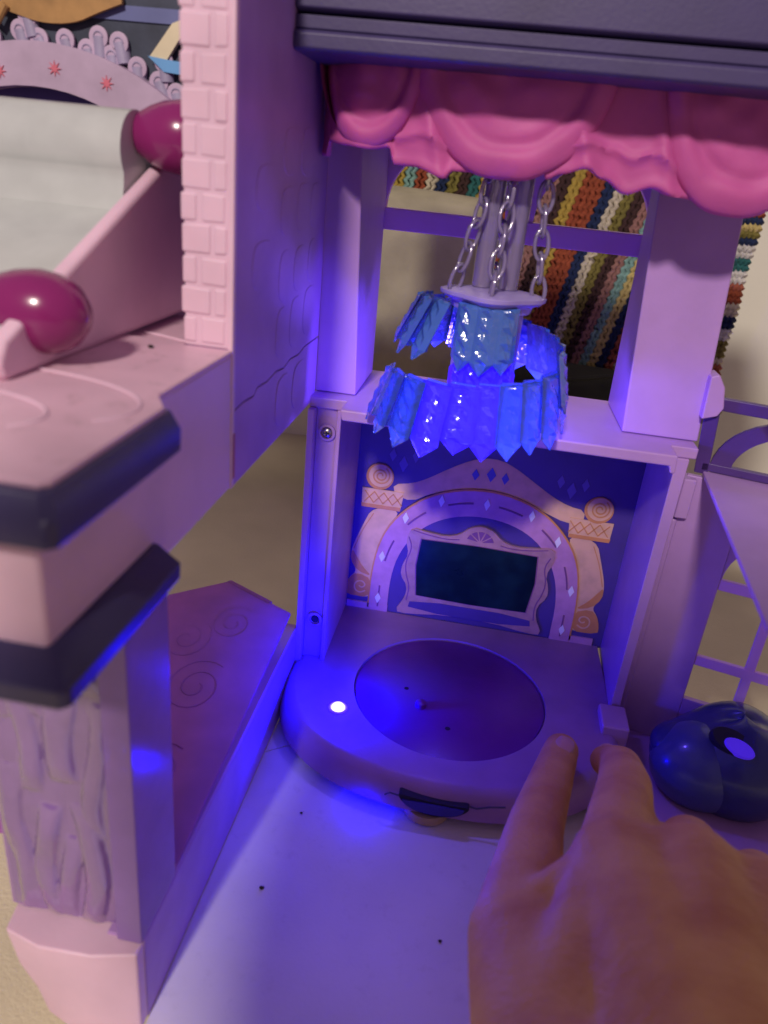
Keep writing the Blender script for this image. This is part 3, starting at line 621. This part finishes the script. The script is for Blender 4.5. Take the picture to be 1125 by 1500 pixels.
def tier(name, segs, Wd):
    """segs: list of (angle deg from front towards left, radius at top, z top, height scale, flare)"""
    t = thing(name, (0, 0, 0), None, None); t.parent = ch; t.location = (Vector((0,0,0))-ORG[ch.name])*S
    segs = [(a, r*.95, z+DZ*(1 if z < 14.5 else .5), h, f) for a, r, z, h, f in segs]
    out = []
    for s0, s1 in zip(segs, segs[1:]):
        da = math.radians(abs(s1[0]-s0[0])); n = max(1, round(da*((s0[1]+s1[1])/2+.2)/Wd))
        for k in range(n):
            q = (k+.5)/n; out.append([a*(1-q)+b*q for a, b in zip(s0, s1)]+[da*((s0[1]+s1[1])/2+.12+2.0*(s0[3]+s1[3])/2*math.sin((s0[4]+s1[4])/2))/n])
    for i, (a, r, z, hs, fl2, wd) in enumerate(out):
        ar = math.radians(a); p = Vector((CX0-r*math.sin(ar), CY0-r*math.cos(ar), z))
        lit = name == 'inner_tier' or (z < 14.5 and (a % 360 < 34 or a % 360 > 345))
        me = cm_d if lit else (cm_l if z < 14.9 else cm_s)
        base_w = .80 if me is cm_s else .90
        M = Matrix.Translation(p) @ Matrix.Rotation(-ar, 4, 'Z') @ Matrix.Rotation(-fl2, 4, 'X') @ Matrix.Diagonal((wd/base_w*1.04, 1.2, hs*random.uniform(.93, 1.07), 1))
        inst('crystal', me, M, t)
    sh = MB(); A_ = []; B_ = []
    for a, r, z, hs, fl2, wd in out:
        for da_ in (-.5, .5):
            ar = math.radians(a+da_*math.degrees(wd/(r+.12+2.0*hs*math.sin(fl2))))
            q = Vector((-math.sin(ar), -math.cos(ar), 0)); p = Vector((CX0, CY0, z))+q*(r-.03)
            A_.append(p+Vector((0, 0, .03))); B_.append(p+(q*math.sin(fl2)-Vector((0, 0, math.cos(fl2))))*1.66*hs)
    th_ = [Vector((CX0, CY0, 0))-Vector((p.x, p.y, 0)) for p in A_]
    n = len(A_); vs = A_+B_+[p+t_.normalized()*.06 for p, t_ in zip(A_, th_)]+[p+t_.normalized()*.06 for p, t_ in zip(B_, th_)]
    fs = []
    for i in range(n-1): fs += [(i, i+1, n+i+1, n+i), (2*n+i, 3*n+i, 3*n+i+1, 2*n+i+1), (i, 2*n+i, 2*n+i+1, i+1), (n+i, n+i+1, 3*n+i+1, 3*n+i)]
    fs += [(0, n, 3*n, 2*n), (n-1, 3*n-1, 4*n-1, 2*n-1)]
    sh.add(vs, fs).build('tier_band', BAND, t, smooth=False)
    return t, out
tier('upper_tier', [(-42, 1.2, 15.95, 1.0, .05), (48, 1.25, 15.95, 1.0, .05)], .72)
tier('upper_tier', [(50, 1.6, 15.95, .95, .42), (105, 2.35, 15.95, .95, .44), (150, 2.35, 15.6, .95, .32)], .72)
tier('spiral_tier', [(150, 2.2, 15.5, .9, .3), (235, 2.35, 15.1, .95, .28), (290, 2.45, 14.75, 1.0, .22)], .8)
tier('lower_tier', [(265, 2.55, 14.35, 1.0, .16), (310, 2.45, 14.0, 1.0, .16), (360, 2.35, 13.75, 1.0, .16), (400, 2.55, 13.6, 1.0, .22), (455, 3.05, 13.5, .95, .36)], .82)
tier('inner_tier', [(-60, 1.05, 14.6, .62, .0), (60, 1.05, 14.6, .62, .0)], .62)
GLOW = mat('lit_blue_core', (.05, .02, .9), .4, bump=0, emit=(.04, .0, 1.0), es=1.0)
MB().lathe([(.8, 13.35), (1.02, 13.5), (1.02, 14.0), (.9, 14.3)], (CX0, CY0, 0), 2, 16).build('lit_core', GLOW, ch)
lamp('chandelier_led', 'POINT', (CX0, CY0, 12.75), .20, (.17, .10, 1.0), .5)

# ------------------------------------------------------------------ right wing
rw = thing('dollhouse_right_wing', (15, .5, 0), 'mauve toy wing standing open at right with paned window and lilac balcony', 'dollhouse wing')
U = Vector((.968, -.25, 0)); Nn = Vector((.25, .968, 0)); O = Vector((13.2, .5, 0))
def wp(u, n, z): return O+U*u+Nn*n+Vector((0, 0, z))
def wbox(mb, u0, u1, n0, n1, z0, z1): return mb.hexa([wp(u0,n0,z0), wp(u1,n0,z0), wp(u1,n1,z0), wp(u0,n1,z0)], [wp(u0,n0,z1), wp(u1,n0,z1), wp(u1,n1,z1), wp(u0,n1,z1)])
rwall = wbox(MB(), -.2, 1.78, 0, .25, .2, 11.0)
rwall = rwall.build('wall', LIL, rw, bevel=.04)
mb = MB(); wbox(mb, 1.78, 8, 0, .25, .2, 2.4)
mb.build('wall', LIL2, rw, bevel=.03)
ap = arc(3.5, 7.52, 1.7, 1.75, 180, 0, 16)
poly = [(1.78, 7.5)]+ap+[(5.25, 7.5), (8, 7.5), (8, 11), (1.78, 11)]
mb = MB(); mb.loft([[wp(u, 0, z) for u, z in poly], [wp(u, .25, z) for u, z in poly]]); wd_ = mb.build('window_arch', LIL2, rw)
for z0, z1 in ((7.1, 7.5), (3.92, 4.32)): wbox(MB(), 1.78, 5.3, .02, .22, z0, z1).build('window_bar', LIL_LIT, rw, bevel=.03)
for u0 in (3.42, 5.22): wbox(MB(), u0, u0+.34, .03, .2, 2.4, 7.1).build('window_bar', LIL_LIT, rw, bevel=.03)
wbox(MB(), -.42, -.12, -.15, .15, .2, 9.4).build('hinge_pin', LIL, rw, bevel=.1, seg=3)
MB().hexa([(13.42,.6,11.0),(12.45,-10,11.0),(20,-10,11.0),(20,1.8,11.0)], [(13.42,.6,11.2),(12.45,-10,11.2),(20,-10,11.2),(20,1.8,11.2)])
slab = MB().hexa([(13.0,-5.5,11.02),(20,-6.0,11.02),(20,.0,11.02),(13.45,.56,11.02)], [(13.0,-5.5,11.2),(20,-6.0,11.2),(20,.0,11.2),(13.45,.56,11.2)])
slab = MB().loft([[(13.47,.54,z),(12.61,-9.64,z),(13.2,-9.9,z),(20,-8,z),(20,1.8,z)] for z in (11.05, 11.2)]).build('balcony_floor', LIL, rw, bevel=.04)
RAILM = mat('violet_railing_plastic', (.07, .03, .19), .35)
rl = wbox(MB(), -.22, 6, .1, .35, 13.3, 13.72).build('railing', RAILM, rw, bevel=.04)
wbox(MB(), .16, 6, .1, .35, 11.22, 11.5).build('rail_bar', RAILM, rl, bevel=.03)
mb = MB(); mb.hexa([wp(-.02,.1,11.1), wp(.42,.1,11.1), wp(.42,.35,11.1), wp(-.02,.35,11.1)], [wp(-.22,.1,13.4), wp(.26,.1,13.4), wp(.26,.35,13.4), wp(-.22,.35,13.4)]); mb.build('rail_post', RAILM, rl, bevel=.03)
ao = arc(3.0, 11.4, 2.6, 1.95, 180, 0, 20); ai = arc(3.0, 11.4, 1.95, 1.45, 180, 0, 20); mb = MB()
for i in range(20): mb.hexa([wp(*[ao[i][0], .12, ao[i][1]]), wp(ao[i+1][0], .12, ao[i+1][1]), wp(ao[i+1][0], .33, ao[i+1][1]), wp(ao[i][0], .33, ao[i][1])], [wp(ai[i][0], .12, ai[i][1]), wp(ai[i+1][0], .12, ai[i+1][1]), wp(ai[i+1][0], .33, ai[i+1][1]), wp(ai[i][0], .33, ai[i][1])])
mb.build('rail_arch', RAILM, rl)
wbox(MB(), -.3, 8, -6, .0, .12, .3).build('wing_floor', LIL2, rw, bevel=.04)

# ------------------------------------------------------------------ navy toy piece
ty = thing('navy_toy_piece', (16.2, -2.6, .3), 'rounded navy blue plastic toy piece with violet oval in dark opening', 'toy')
def blob(c, rad, fn, n=40, m=28):
    rings = []
    for j in range(m+1):
        th = -PI/2+PI*j/m*.999+.0005; ring = []
        for i in range(n):
            ph = 2*PI*i/n; d = Vector((math.cos(th)*math.cos(ph), math.cos(th)*math.sin(ph), math.sin(th)))
            k = fn(d); ring.append((c[0]+d.x*rad[0]*k, c[1]+d.y*rad[1]*k, c[2]+d.z*rad[2]*k))
        rings.append(ring)
    return MB().loft(rings)
tb = blob((16.3,-2.0,1.55), (2.75,2.0,1.85), lambda d: 1-.13*max(0,-d.x)*max(0,d.z)-.06*math.cos(2*math.atan2(d.y,d.x))*max(0,d.z)+.05*math.sin(4*d.x+1)).build('toy_body', TOY, ty, angle=80)
blob((15.35,-2.35,1.42), (1.78,1.62,1.55), lambda d: 1+.05*d.z*d.x).build('toy_lobe', TOYL, ty, angle=80)
blob((14.6,-1.9,1.75), (1.05,1.0,.75), lambda d: 1).build('toy_brim', TOY, ty, angle=80)
def oval(c, nrm, a, b, th, m, nm, parent, tilt=0):
    q = Vector(nrm).to_track_quat('Z', 'Y').to_matrix().to_4x4()
    M = Matrix.Translation(c) @ q @ Matrix.Rotation(tilt, 4, 'Z'); mb = MB()
    rings = [[M @ Vector((a*f*math.cos(2*PI*k/32), b*f*math.sin(2*PI*k/32), h)) for k in range(32)] for f, h in ((1, -th), (1, 0), (.93, th*.4))]
    return mb.loft(rings).build(nm, m, parent)
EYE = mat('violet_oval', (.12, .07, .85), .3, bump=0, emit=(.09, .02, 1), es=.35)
ho = oval((15.75,-3.05,3.12), (-.05,-.55,.84), .74, .42, .25, HOLE, 'opening', ty, tilt=-.35)
oval((15.9,-3.32,3.14), (-.05,-.55,.84), .50, .27, .16, EYE, 'oval_disc', ho, tilt=-.35)

# ------------------------------------------------------------------ room behind: cushion, blanket, sofa seat shadow
random.seed(5)
cu = thing('cushion', (1, 22, 6), 'tan cloth cushion seen through left half of the arched window', 'cushion')
def pillow(c, hx_, hy_, hz_, n=36):
    rings = []
    mb = MB()
    for sgn in (-1, 1):
        vs = []
        for j in range(n+1):
            for i in range(n+1):
                u, v = 2*i/n-1, 2*j/n-1
                e = max(0, (1-u**6)*(1-v**6))**.45
                nz_ = .12*noise.noise(Vector((u*2.2, v*2.2, sgn)))
                vs.append((c[0]+u*hx_*(1-.03*v*v), c[1]+sgn*hy_*e*(1+nz_*2), c[2]+v*hz_*(1-.04*u*u)))
        mb.add(vs, [(j*(n+1)+i, j*(n+1)+i+1, (j+1)*(n+1)+i+1, (j+1)*(n+1)+i) for j in range(n) for i in range(n)])
    return mb
pillow((-3.3, 23.5, 12.2), 8.2, 3.0, 6.4).build('cushion_cover', CLOTH, cu, angle=80)
MB().tube([(-11.0,22.6,6.6),(-6,20.9,6.5),(-2,20.6,6.6),(2,20.9,6.8),(4.6,22.4,7.2)], .28, 8).build('piping', CLOTH, cu)

bl = thing('crochet_blanket', (10, 27, 4), 'crocheted blanket with zigzag multicoloured stripes draped behind the window', 'blanket')
cols = dict(mustard=(.46,.33,.06), rust=(.33,.075,.03), navy=(.015,.03,.09), cream=(.62,.56,.40), olive=(.22,.19,.045), brown=(.06,.028,.025), rose=(.33,.17,.14), aqua=(.23,.42,.36), yellow=(.60,.49,.18), coral=(.42,.12,.07), teal=(.03,.15,.14), white=(.68,.66,.60))
YM = {k: mat('yarn_'+k, v, .95, .12, vscale=500, bump=.8, bscale=1800) for k, v in cols.items()}
seq = ['teal','cream','navy','mustard','aqua','rust','cream','navy','olive','brown','teal','mustard','cream','navy','rust','olive','brown','rose','brown','mustard','rust','rust','navy','cream','olive','brown','rose','aqua','yellow','navy','coral','cream']
def yarn(path, r, m, parent):
    return MB().tube(path, r, 6, flat=.8).build('yarn_row', m, parent, smooth=True, angle=80)
x = -4.6; ci = 0
def seqc(i): return seq[i % len(seq)]
def byd(x, z): return 27.3+.5*math.sin(x*.55)+.25*math.sin(z*.4+x*.2)
x = -4.0; k = 0; wdt = .31
while x < 15.9:
    c = seqc(k//2)
    path = []
    nst = 74
    for i in range(nst):
        z = 4.5+i*.24
        fan_ = (x-9.0)*.012*(z-12)+.0*x
        lean = .20*(z-12)+.02*max(0, z-16)**2*.5
        path.append((x+fan_+lean+.10*(1 if i % 2 else -1)+.07*noise.noise(Vector((x*2, z*3, 0))), byd(x, z)+.07*(1 if i % 2 else -1)+.10*noise.noise(Vector((x*3, z*3, 5))), z+.06*noise.noise(Vector((x*3, z*2, 9)))))
    yarn(path, .205, YM[c], bl); x += wdt; k += 1
MB().box(-5, 15.6, 28.3, 28.6, 4.3, 22.3).build('blanket_back', YM['brown'], bl)
# folded side of the blanket, rows running across
b2 = thing('folded_blanket', (20, 27, 6), 'folded end of striped crochet blanket with crosswise rows beside right post', 'blanket')
seq2 = ['olive','olive','teal','rust','coral','cream','olive','olive','olive','white','white','navy','navy','cream','cream','rust','rust','coral','white','white','teal','teal','white','white','navy','olive','yellow','navy','rust','teal','cream']
z = 8.2
for k, c in enumerate(seq2):
    for q in range(1):
        path = [(15.8+i*.16, 26.6+.14*(1 if i % 2 else -1)-.9*math.sin((i/30)*PI)+.2*math.sin(z*1.3), z+.10*(1 if i % 2 else -1)+.12*math.sin(i*.3)) for i in range(31)]
        yarn(path, .23, YM[c], b2); z += .385
MB().box(15.7, 20.4, 27.2, 27.5, 8, 20.5).build('blanket_back', YM['brown'], b2)
tag(MB().lathe([(.3,0),(1.3,.2),(1.9,.9),(2.0,1.7),(1.4,2.6),(.3,2.9)], (18.9, 24.6, 6.6), 2, 30).build('yarn_ball', YM['olive'], angle=80), 'dark olive yarn bundle below the folded blanket at right', 'yarn')
bg = thing('sofa_seat_shade', (8, 23, 0), 'black green form painted as the sofa seat shadow low behind the window sill', 'painted shade')
pillow((8.6, 23.6, 5.2), 7.8, 2.2, 4.3).build('seat_shade_body', SEATSH, bg, angle=80)  # dark form put in for the shadow at the sofa seat
MB().tube([(4,21.4,7.2),(7,21.0,8.2),(10,20.9,8.9),(13.5,21.2,9.6)], .3, 8, flat=.5).build('dark_strap', SEATSH, bg)

# ------------------------------------------------------------------ hand
hd = thing('hand', (10, -14, 0), 'large bare hand reaching in from bottom right towards the turntable', 'hand')
def capsule(mb, a, b, ra, rb, n=18):
    a, b = Vector(a), Vector(b); d = b-a; L = d.length; t = d.normalized()
    u = t.cross(Vector((.3, .2, 1))).normalized(); v = u.cross(t); rings = []
    for k in range(7):
        an = -PI/2+PI/2*k/6.0001; rings.append((a+t*ra*math.sin(an), max(.01, ra*math.cos(an))))
    for k in range(1, 7): rings.append((a.lerp(b, k/7), ra+(rb-ra)*k/7))
    for k in range(7):
        an = PI/2*k/6.0001; rings.append((b+t*rb*math.sin(an), max(.01, rb*math.cos(an))))
    mb.loft([[p+u*r*math.cos(2*PI*i/n)+v*r*math.sin(2*PI*i/n) for i in range(n)] for p, r in rings])
hb = MB()
J = dict(cmc=(8.6,-17.2,6.3), tm=(8.15,-13.4,5.0), ti=(8.95,-8.9,3.6), tt=(10.15,-4.0,2.3),
         im=(10.1,-12.2,6.3), ip=(11.1,-8.3,5.0), idd=(11.65,-5.7,3.5), it=(11.6,-4.1,2.3),
         mm=(11.7,-12.1,6.4), mp=(12.7,-9.3,4.4), md=(12.2,-9.8,2.8), mt=(11.4,-10.8,2.4),
         rm=(13.1,-12.4,6.2), rp=(14.2,-9.9,4.3), rd=(13.6,-10.6,2.6), rt=(12.7,-11.6,2.3),
         pm=(14.4,-13.3,5.8), pp=(15.3,-11.4,4.1), pd=(14.8,-12.0,2.7), pt=(13.9,-12.9,2.4),
         wr=(10.6,-19.6,8.0), fa=(9.5,-24.4,11.4), fb=(4.0,-31.0,16.0))
for a, b, ra, rb in (('wr','cmc',1.5,1.35),('cmc','tm',1.35,1.0),('tm','ti',.98,.78),('ti','tt',.78,.60),
                     ('im','ip',.88,.74),('ip','idd',.74,.64),('idd','it',.64,.52),
                     ('mm','mp',.92,.76),('mp','md',.76,.66),('md','mt',.66,.55),
                     ('rm','rp',.86,.72),('rp','rd',.72,.62),('rd','rt',.62,.52),
                     ('pm','pp',.74,.60),('pp','pd',.60,.54),('pd','pt',.54,.46),
                     ('wr','im',1.7,.98),('wr','mm',1.7,1.02),('wr','rm',1.6,.95),('wr','pm',1.4,.82),('cmc','im',1.2,.85),('tm','im',.75,.7),
                     ('im','mm',.85,.85),('mm','rm',.85,.8),('rm','pm',.8,.7),
                     ('fa','wr',2.4,1.75),('fb','fa',3.0,2.3)): capsule(hb, J[a], J[b], ra, rb)
ho_ = hb.build('hand_body', SKIN, hd, angle=180)
rm = ho_.modifiers.new('r', 'REMESH'); rm.mode = 'VOXEL'; rm.voxel_size = .14*S; rm.use_smooth_shade = True
smd = ho_.modifiers.new('s', 'SMOOTH'); smd.iterations = 7; smd.factor = .6
bpy.context.view_layer.update()
dg = bpy.context.evaluated_depsgraph_get()
me = bpy.data.meshes.new_from_object(ho_.evaluated_get(dg)); ho_.modifiers.clear(); ho_.data = me
for p in me.polygons: p.use_smooth = True
me.materials.clear(); me.materials.append(SKIN)
SHADE_SLEEVE = mat('grey_shade_sleeve', (.16, .16, .18), .9, .1, vscale=60, bump=.4, bscale=1400)
MB().tube([(9.5,-25.2,12.0),(6.8,-28.8,13.8),(4.1,-31.5,16.6),(2.4,-33.5,20.5),(1.3,-35.5,25),(1.2,-39,30),(1.8,-45,35),(3,-53,40)], [2.9,3.3,3.6,3.8,3.9,4.2,5.0,6.0], 28).build('unseen_shade_sleeve', SHADE_SLEEVE, hd, angle=80)  # unseen sleeve and upper arm, added and shaped to shade the floor
def nail(c, d, up, a, b):
    d, up = Vector(d).normalized(), Vector(up).normalized(); sd = d.cross(up).normalized(); up = sd.cross(d); rows = []
    for j in range(7):
        v = -1+2*j/6; row = []
        for i in range(9):
            u = -1+2*i/8; ww = a*(1-.22*max(0, v)**2-.3*max(0, -v)**3)
            row.append(Vector(c)+sd*u*ww+d*v*b+up*(.10-.20*u*u-.05*v*v))
        rows.append(row)
    mb = MB(); mb.loft(rows, cap=False, closed=False); mb.loft([[p-up*.1 for p in r] for r in rows], cap=False, closed=False)
    mb.build('fingernail', NAIL, hd, angle=80)
nail((9.98,-4.5,3.0), (1.2,4.9,-1.3), (-.35,.1,1), .42, .52)
nail((11.6,-4.04,2.84), (0,1.6,-1.2), (0,.6,.8), .34, .42)

# ------------------------------------------------------------------ crumbs on the floor
for (x, y), lb, r in (((1.6,-9.6),'dark round crumb in the bright strip of floor left of centre',.055), ((2.0,-6.6),'tiny dark crumb on floor nearest the platform left side',.035), ((6.9,-10.1),'tiny dark crumb on floor left of the hand',.04), ((3.6,-13.35),'largest curved dark crumb on floor at bottom edge',.07)):
    m_ = blob((x, y, .04), (r*1.4, r, r*.7), lambda d: 1+.3*noise.noise(d*3), 10, 8)
    tag(m_.build('crumb', SPECK), lb, 'crumb', 'crumbs on the pale floor')
tag(blob((-1.6,-8.9,15.36), (.07,.05,.04), lambda d: 1, 10, 8).build('crumb', SPECK), 'dark crumb on the pink ledge below the brick pillar', 'crumb')
